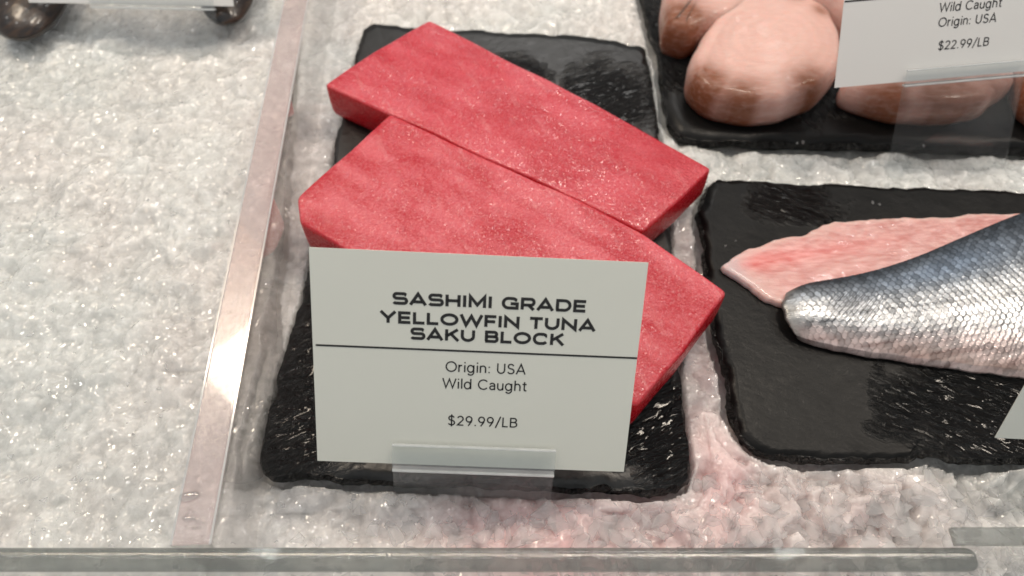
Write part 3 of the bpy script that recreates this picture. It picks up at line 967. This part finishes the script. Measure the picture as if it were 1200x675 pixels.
chunk([(925, -60), (1010, -70), (1050, -10), (1020, 30), (985, 44), (955, 22), (925, 5), (905, -15)],
      .036, 'light pink fish chunk tucked behind the largest one, touching the card', 23, [], (.0, .0))
chunk([(990, 95), (1040, 70), (1120, 66), (1178, 80), (1180, 110), (1150, 134), (1100, 142), (1050, 140), (1005, 126), (980, 112)],
      .022, 'brownish pink fish chunk seen below and through the card holder', 24, [(1040, 125, .02, .7), (1110, 130, .03, .8), (1160, 115, .02, .6)], (0, .0))
chunk([(1196, 60), (1260, 40), (1330, 60), (1340, 110), (1290, 148), (1225, 150), (1192, 130), (1184, 95)],
      .024, 'brown edged fish chunk cut off by the right border behind the card', 25, [(1195, 115, .02, 1.)], (0, .0))

# ------------------------------------------------------------------ fillets on the right slate
FL = m_flesh('pink_fillet_flesh', .30, .6, 600, .35, .4)
def flesh_fillet():
    px = [(843, 313), (858, 300), (875, 290), (905, 283), (945, 270), (985, 260), (1050, 256), (1120, 253), (1200, 248), (1300, 240), (1380, 250), (1370, 300), (1200, 330), (1050, 350),
          (960, 365), (925, 362), (895, 350), (870, 336), (858, 322)]
    P = np.array([at(x, y, BT + .003)[:2] for x, y in px]); n = 360
    P = smooth_loop(ccw(resample(P, n)), 10)
    P = P + normals2(P) * (noise1(n, 40, 3, 4) * .0006)[:, None]
    t = .0042
    prof = [(.001, BT + .0002), (0, BT + .0008), (.0003, BT + t * .5), (.0008, BT + t * .85), (.0014, BT + t)]
    V, Fc, S = loft(P, prof, 40, lambda x, y, s: (fbm(x, y, 90, 61) - .5) * .0016 * np.minimum(1, s * 5))
    a = at(850, 315, BT)[:2]; b = at(1190, 262, BT)[:2]; d = (b - a) / np.linalg.norm(b - a)
    u = (V[:, 0] - a[0]) * d[0] + (V[:, 1] - a[1]) * d[1]; w = -(V[:, 0] - a[0]) * d[1] + (V[:, 1] - a[1]) * d[0]
    st = fbm(u * .35 + .3 * w, w - .08 * u, 620, 66, 3)
    blood = np.exp(-((w + .001) / .006) ** 2) * np.clip(1.2 - u / .1, 0.1, 1)
    st2 = fbm(u, w, 90, 69)
    col = np.array([.64, .34, .32])[None] * (1 - .0 * st[:, None]) + (st[:, None] - .45) * np.array([.30, .34, .33]) + blood[:, None] * np.array([.05, -.13, -.12]) + (st2[:, None] - .5) * .12
    edge = np.clip(1 - S * 9, 0, 1)[:, None] * .55
    col = col * (1 - edge) + edge * np.array([.66, .50, .46])
    tip = np.exp(-(u / .008) ** 2)[:, None] * .8
    col = col * (1 - tip) + tip * np.array([.55, .48, .50])
    o = fix_normals(mesh('fish_fillet', V, Fc, FL, col=np.clip(col, .02, 1)))
    tag(o, 'pink fillet lying flesh side up beneath the silver skinned one', 'fish fillet', 'fish fillets on the right slate')
flesh_fillet()

def interp_curve(pts, t):
    pts = np.array(pts, float); d = np.r_[0, np.cumsum(np.linalg.norm(np.diff(pts, axis=0), axis=1))]; d /= d[-1]
    # Catmull-like smoothing through dense linear + box filter
    tt = np.linspace(0, 1, 400); x = np.interp(tt, d, pts[:, 0]); y = np.interp(tt, d, pts[:, 1])
    k = np.ones(21) / 21
    xs = np.convolve(np.pad(x, 10, mode='reflect', reflect_type='odd'), k, 'valid'); ys = np.convolve(np.pad(y, 10, mode='reflect', reflect_type='odd'), k, 'valid')
    return np.c_[np.interp(t, tt, xs), np.interp(t, tt, ys)]
def skin_fillet():
    topc = [(927, 339), (934, 335), (944, 331), (965, 328), (1000, 322), (1040, 312), (1080, 298), (1120, 281), (1160, 264), (1200, 247), (1300, 222), (1420, 215), (1520, 240)]
    botc = [(935, 398), (941, 402), (950, 406), (975, 411), (1010, 418), (1050, 424), (1090, 430), (1140, 437), (1200, 445), (1270, 455), (1340, 458), (1430, 430), (1530, 330)]
    nu, nv = 620, 260
    u = np.linspace(0, 1, nu); v = np.linspace(0, 1, nv)
    A = interp_curve(topc, u); B = interp_curve(botc, u)
    zt, zb = BT + .0085, BT + .0015
    A3 = np.array([at(x, y, zt)[:2] for x, y in A]); B3 = np.array([at(x, y, zb)[:2] for x, y in B])
    U, Vv = np.meshgrid(u, v, indexing='ij')
    XY = A3[:, None, :] * (1 - Vv[..., None]) + B3[:, None, :] * Vv[..., None]
    # bulge the left end outwards into a rounded cut edge
    endm = np.clip(1 - U / .035, 0, 1)
    # left end rounding
    XY[..., 0] -= np.sqrt(np.clip(1 - (1 - np.clip(1 - U / .06, 0, 1)) ** 2, 0, 1)) * 0 
    XY[..., 0] -= .0062 * np.sin(np.pi * np.clip(Vv, 0, 1)) ** .6 * np.exp(-U / .03) + .0009 * (fbm(XY[..., 0] * 0, XY[..., 1], 260, 5) - .5) * np.exp(-U / .02) * 3.5
    XY[..., 1] += .0008 * (fbm(XY[..., 0], XY[..., 1] * 0, 160, 15) - .5) * (Vv ** 6) * 2
    prof = np.sin(np.pi * np.clip(Vv * .90 + .10, 0, 1)) ** .62
    endr = np.clip(1 - (1 - np.clip(U / .07, 0, 1)) ** 2, 0, 1) ** .5
    hump = BT + .0055 + (.0125 - .0055) * prof
    Zs = BT + .0040 + (.0078 * prof) * (.42 + .58 * endr)
    Zs = np.where(Vv > .97, Zs - (Vv - .97) / .03 * .002, Zs)
    Zs += .0008 * (fbm(XY[..., 0], XY[..., 1], 45, 90) - .5) * 2
    # arc length coordinates in metres
    ctr = XY[:, nv // 2]; su = np.r_[0, np.cumsum(np.linalg.norm(np.diff(ctr, axis=0), axis=1))]
    wid = np.linalg.norm(A3 - B3, axis=1)
    SU = np.broadcast_to(su[:, None], U.shape); SV = (Vv - .5) * wid[:, None]
    # rows follow the back: shift so that lines run parallel to the top edge near it
    a_, b_ = .0036, .0028
    warp = .0022 * (fbm(SU, SV, 150, 77) - .5)
    gx = (SU + warp) / a_; gy = (SV + warp) / b_
    best = np.full(U.shape, -9.); bid = np.zeros(U.shape); bd = np.ones(U.shape)
    tab = np.random.default_rng(3).random((97, 89))
    j0 = np.floor(gy).astype(int)
    for dj in (-1, 0, 1, 2):
        j = j0 + dj
        off = .5 * (j % 2)
        i0 = np.floor(gx - off).astype(int)
        for di in (-1, 0, 1, 2):
            i = i0 + di
            dx = gx - off - i; dy = gy - j
            dist = np.sqrt((dx * 1.0) ** 2 + (dy * .95) ** 2)
            hgt = np.where(dist < .88, .5 * dx - i * 0 + .12 * (1 - dist), -9)
            hgt = np.where(dist < .88, (-.35) * dx * -1 - .9 * np.maximum(0, dist - .78) * 6, -9) 
            m = hgt > best
            best = np.where(m, hgt, best); bid = np.where(m, tab[i % 97, j % 89], bid); bd = np.where(m, dist, bd)
    fade = np.clip((SU - .002) / .008, .15, 1) * np.clip((1 - Vv) / .06, .25, 1)
    Zs += np.clip(best, -.5, .5) * .00065 * fade
    # skin folds near the cut end
    fold = np.exp(-((U - .11) / .04) ** 2) * np.exp(-((Vv - .42) / .16) ** 2)
    Zs += .0005 * np.sin((SU * 1.0 + SV * .9) * 2300) * fold
    Vt = np.concatenate([XY, Zs[..., None]], -1)
    # colours
    d1, d2 = np.array([.045, .055, .07]), np.array([.26, .285, .32])
    sil, pk = np.array([.43, .44, .46]), np.array([.60, .43, .40])
    vv = Vv + .10 * (fbm(SU, SV, 60, 33) - .5) + .05 * (bid - .5)
    def ss(a, b, x): t = np.clip((x - a) / (b - a), 0, 1); return (t * t * (3 - 2 * t))[..., None]
    col = d1 + (d2 - d1) * ss(.02, .30, vv)
    col = col + (sil - col) * ss(.25, .50, vv)
    col = col + (pk - col) * ss(.66, .95, vv) * .75
    edge = np.clip((bd - .52) / .30, 0, 1)[..., None] * fade[..., None]
    col = col * (1 - .65 * edge * (1 - .4 * ss(.5, .9, vv))) * (.70 + .62 * bid[..., None])
    blue = np.exp(-((Vv - .22) / .12) ** 2) * np.exp(-((U - .30) / .16) ** 2)
    col = col * (1 - blue[..., None] * .3) + blue[..., None] * .3 * np.array([.24, .36, .55]) * (.6 + .8 * bid[..., None])
    line = np.exp(-((Vv - .52) / .012) ** 2)[..., None] * .35
    col = col * (1 - line)
    streak = (fbm(SU * .12, SV, 500, 55) - .5)[..., None] * .45
    col = col + streak * ss(.3, .5, vv)
    ed = np.exp(-U / .016)[..., None] * .9
    col = col * (1 - ed) + ed * (np.array([.24, .23, .21]) * (.2 + 1.6 * fbm(SU, SV, 400, 56)[..., None]))
    Vt = Vt.reshape(-1, 3); C = np.clip(col, .01, 1).reshape(-1, 3)
    idx = np.arange(nu * nv).reshape(nu, nv)
    Fc = np.stack([idx[:-1, :-1], idx[:-1, 1:], idx[1:, 1:], idx[1:, :-1]], -1).reshape(-1, 4)
    # underside / rim: drop the border to the flesh and close it below
    border = np.concatenate([idx[0, :], idx[1:, -1], idx[-1, -2::-1], idx[-2:0:-1, 0]])
    bz = Vt[border].copy(); cen = Vt.mean(0)
    k0 = len(Vt)
    inn = bz.copy(); inn[:, :2] += (cen[:2] - inn[:, :2]) * .012; inn[:, 2] = np.minimum(inn[:, 2], BT + .0052)
    low = bz.copy(); low[:, :2] += (cen[:2] - low[:, :2]) * .03; low[:, 2] = BT + .0004
    Vt = np.vstack([Vt, inn, low]); nb = len(border)
    C = np.vstack([C, np.tile([[.62, .45, .42]], (2 * nb, 1))])
    k = np.arange(nb); k2 = (k + 1) % nb
    F1_ = np.stack([border[k], border[k2], k0 + k2, k0 + k], -1); F2_ = np.stack([k0 + k, k0 + k2, k0 + nb + k2, k0 + nb + k], -1)
    Fc = np.vstack([Fc, F1_, F2_])
    o = fix_normals(mesh('fish_fillet', Vt, Fc, m_skin(), col=C))
    tag(o, 'silver scaled fillet lying skin side up, blue grey along its back', 'fish fillet', 'fish fillets on the right slate')
skin_fillet()

# ------------------------------------------------------------------ mussels at the top left
def mussel(a, b, w, t, z0, label, roll=0.):
    """a: pointed end, b: round end (world xy), w width"""
    a, b = np.array(a), np.array(b); L = np.linalg.norm(b - a); d = (b - a) / L; nrm = np.array([-d[1], d[0]])
    th = thing('mussel', label, 'mussel', (*((a + b) / 2), z0 - t / 2 * .8), 'dark mussels at the top left')
    ns, nr = 40, 26
    for sgn in (1, -1):
        V = []; Fc = []
        for i in range(ns + 1):
            s = i / ns
            wd = w / 2 * (math.sin(math.pi * s ** .72)) ** .62 if 0 < s < 1 else 0
            for j in range(nr + 1):
                q = j / nr * 2 - 1
                p = a + d * L * s + nrm * (q * wd + .12 * w * math.sin(math.pi * s))
                hh = t / 2 * (max(0, 1 - q * q)) ** .6 * (math.sin(math.pi * s ** .8)) ** .6 if 0 < s < 1 else 0
                g = math.sin(s * 60) * .00008
                V.append((p[0], p[1], z0 + sgn * (hh + g * (hh > 0) + .00015) + roll * q * wd))
        n = nr + 1
        for i in range(ns):
            for j in range(nr): Fc.append((i * n + j, i * n + j + 1, (i + 1) * n + j + 1, (i + 1) * n + j))
        mesh('shell_half', np.array(V), Fc, SHELL, parent=th)
zM = .030
mussel(at(10, 44, zM)[:2], at(88, -45, zM)[:2], .042, .024, zM, 'dark brown mussel at the far left with a clear round outline, left of the holder', .1)
mussel(at(262, 28, zM)[:2], at(292, -80, zM)[:2], .036, .022, zM, 'blackish mussel on the right of the top left card holder', .1)

# ------------------------------------------------------------------ light
w = bpy.data.worlds.new('World'); scene.world = w; w.use_nodes = True
wt_ = w.node_tree; bg = wt_.nodes['Background']
tc = wt_.nodes.new('ShaderNodeTexCoord'); sp = wt_.nodes.new('ShaderNodeSeparateXYZ'); wt_.links.new(tc.outputs['Generated'], sp.inputs[0])
rp = wt_.nodes.new('ShaderNodeValToRGB'); mr = wt_.nodes.new('ShaderNodeMapRange')
mr.inputs[1].default_value = -1; mr.inputs[2].default_value = 1
wt_.links.new(sp.outputs['Y'], mr.inputs[0]); wt_.links.new(mr.outputs[0], rp.inputs[0])
rp.color_ramp.elements[0].position = .25; rp.color_ramp.elements[0].color = (.55, .56, .56, 1)
rp.color_ramp.elements[1].position = .80; rp.color_ramp.elements[1].color = (.255, .26, .26, 1)
wt_.links.new(rp.outputs[0], bg.inputs[0]); bg.inputs[1].default_value = 1.0
def mirror_pos(px, py, zs, zl):
    """where a lamp at height zl must hang to be mirrored at this pixel by a level surface at height zs"""
    p = at(px, py, zs); d = ray(px, py); d = d / np.linalg.norm(d); d[2] = -d[2]
    return p + d * ((zl - zs) / d[2])
def lamp(name, pos, target, sx, sy, e, col):
    ld = bpy.data.lights.new(name, 'AREA'); ld.shape = 'RECTANGLE'; ld.size = sx; ld.size_y = sy; ld.energy = e; ld.color = col
    o = bpy.data.objects.new(name, ld); COL.objects.link(o); o.location = pos
    o.rotation_euler = (Vector(target) - Vector(pos)).to_track_quat('-Z', 'Y').to_euler()
    return o
ZL = .95
T0 = (0, .2, 0)
lamp('lamp_left', mirror_pos(268, 345, WZ, ZL), T0, .20, .30, .6, (1., .70, .46))
lamp('lamp_strip', mirror_pos(345, 450, BT, ZL), T0, .22, .18, 3.4, (1., .86, .68))
lamp('lamp_mid', mirror_pos(785, 505, BT, ZL), T0, .16, .14, 2.8, (1., .88, .74))
lamp('lamp_right', mirror_pos(1140, 490, BT, ZL), T0, .16, .14, 2.5, (1., .88, .74))
lamp('lamp_back', mirror_pos(640, 120, BT + .02, 1.1), T0, .55, .20, 2.6, (1., .96, .92))
lamp('lamp_overhead', (-.1, .35, 1.5), T0, .6, .4, .3, (1., .98, .95))
for k, (x_, y_) in enumerate(((-.78, 1.6), (.55, 1.2), (-.9, .5), (.15, .95), (-.25, .75), (.7, .75), (-1.1, 1.0), (1.1, .5), (-.4, .3), (.45, .3), (0., 1.5), (-.1, .45))):
    lamp('sparkle_helper', (x_, y_, 1.0), T0, .042, .042, .32, (1., .98, .95))  # unseen small spots added to make ice and tuna sparkle

vs = scene.view_settings
vs.view_transform = 'Standard'; vs.look = 'None'; vs.exposure = 0.0; vs.gamma = 1
scene.cycles.max_bounces = 10
scene.cycles.transparent_max_bounces = 24
scene.cycles.use_denoising = True
scene.cycles.sample_clamp_indirect = 6
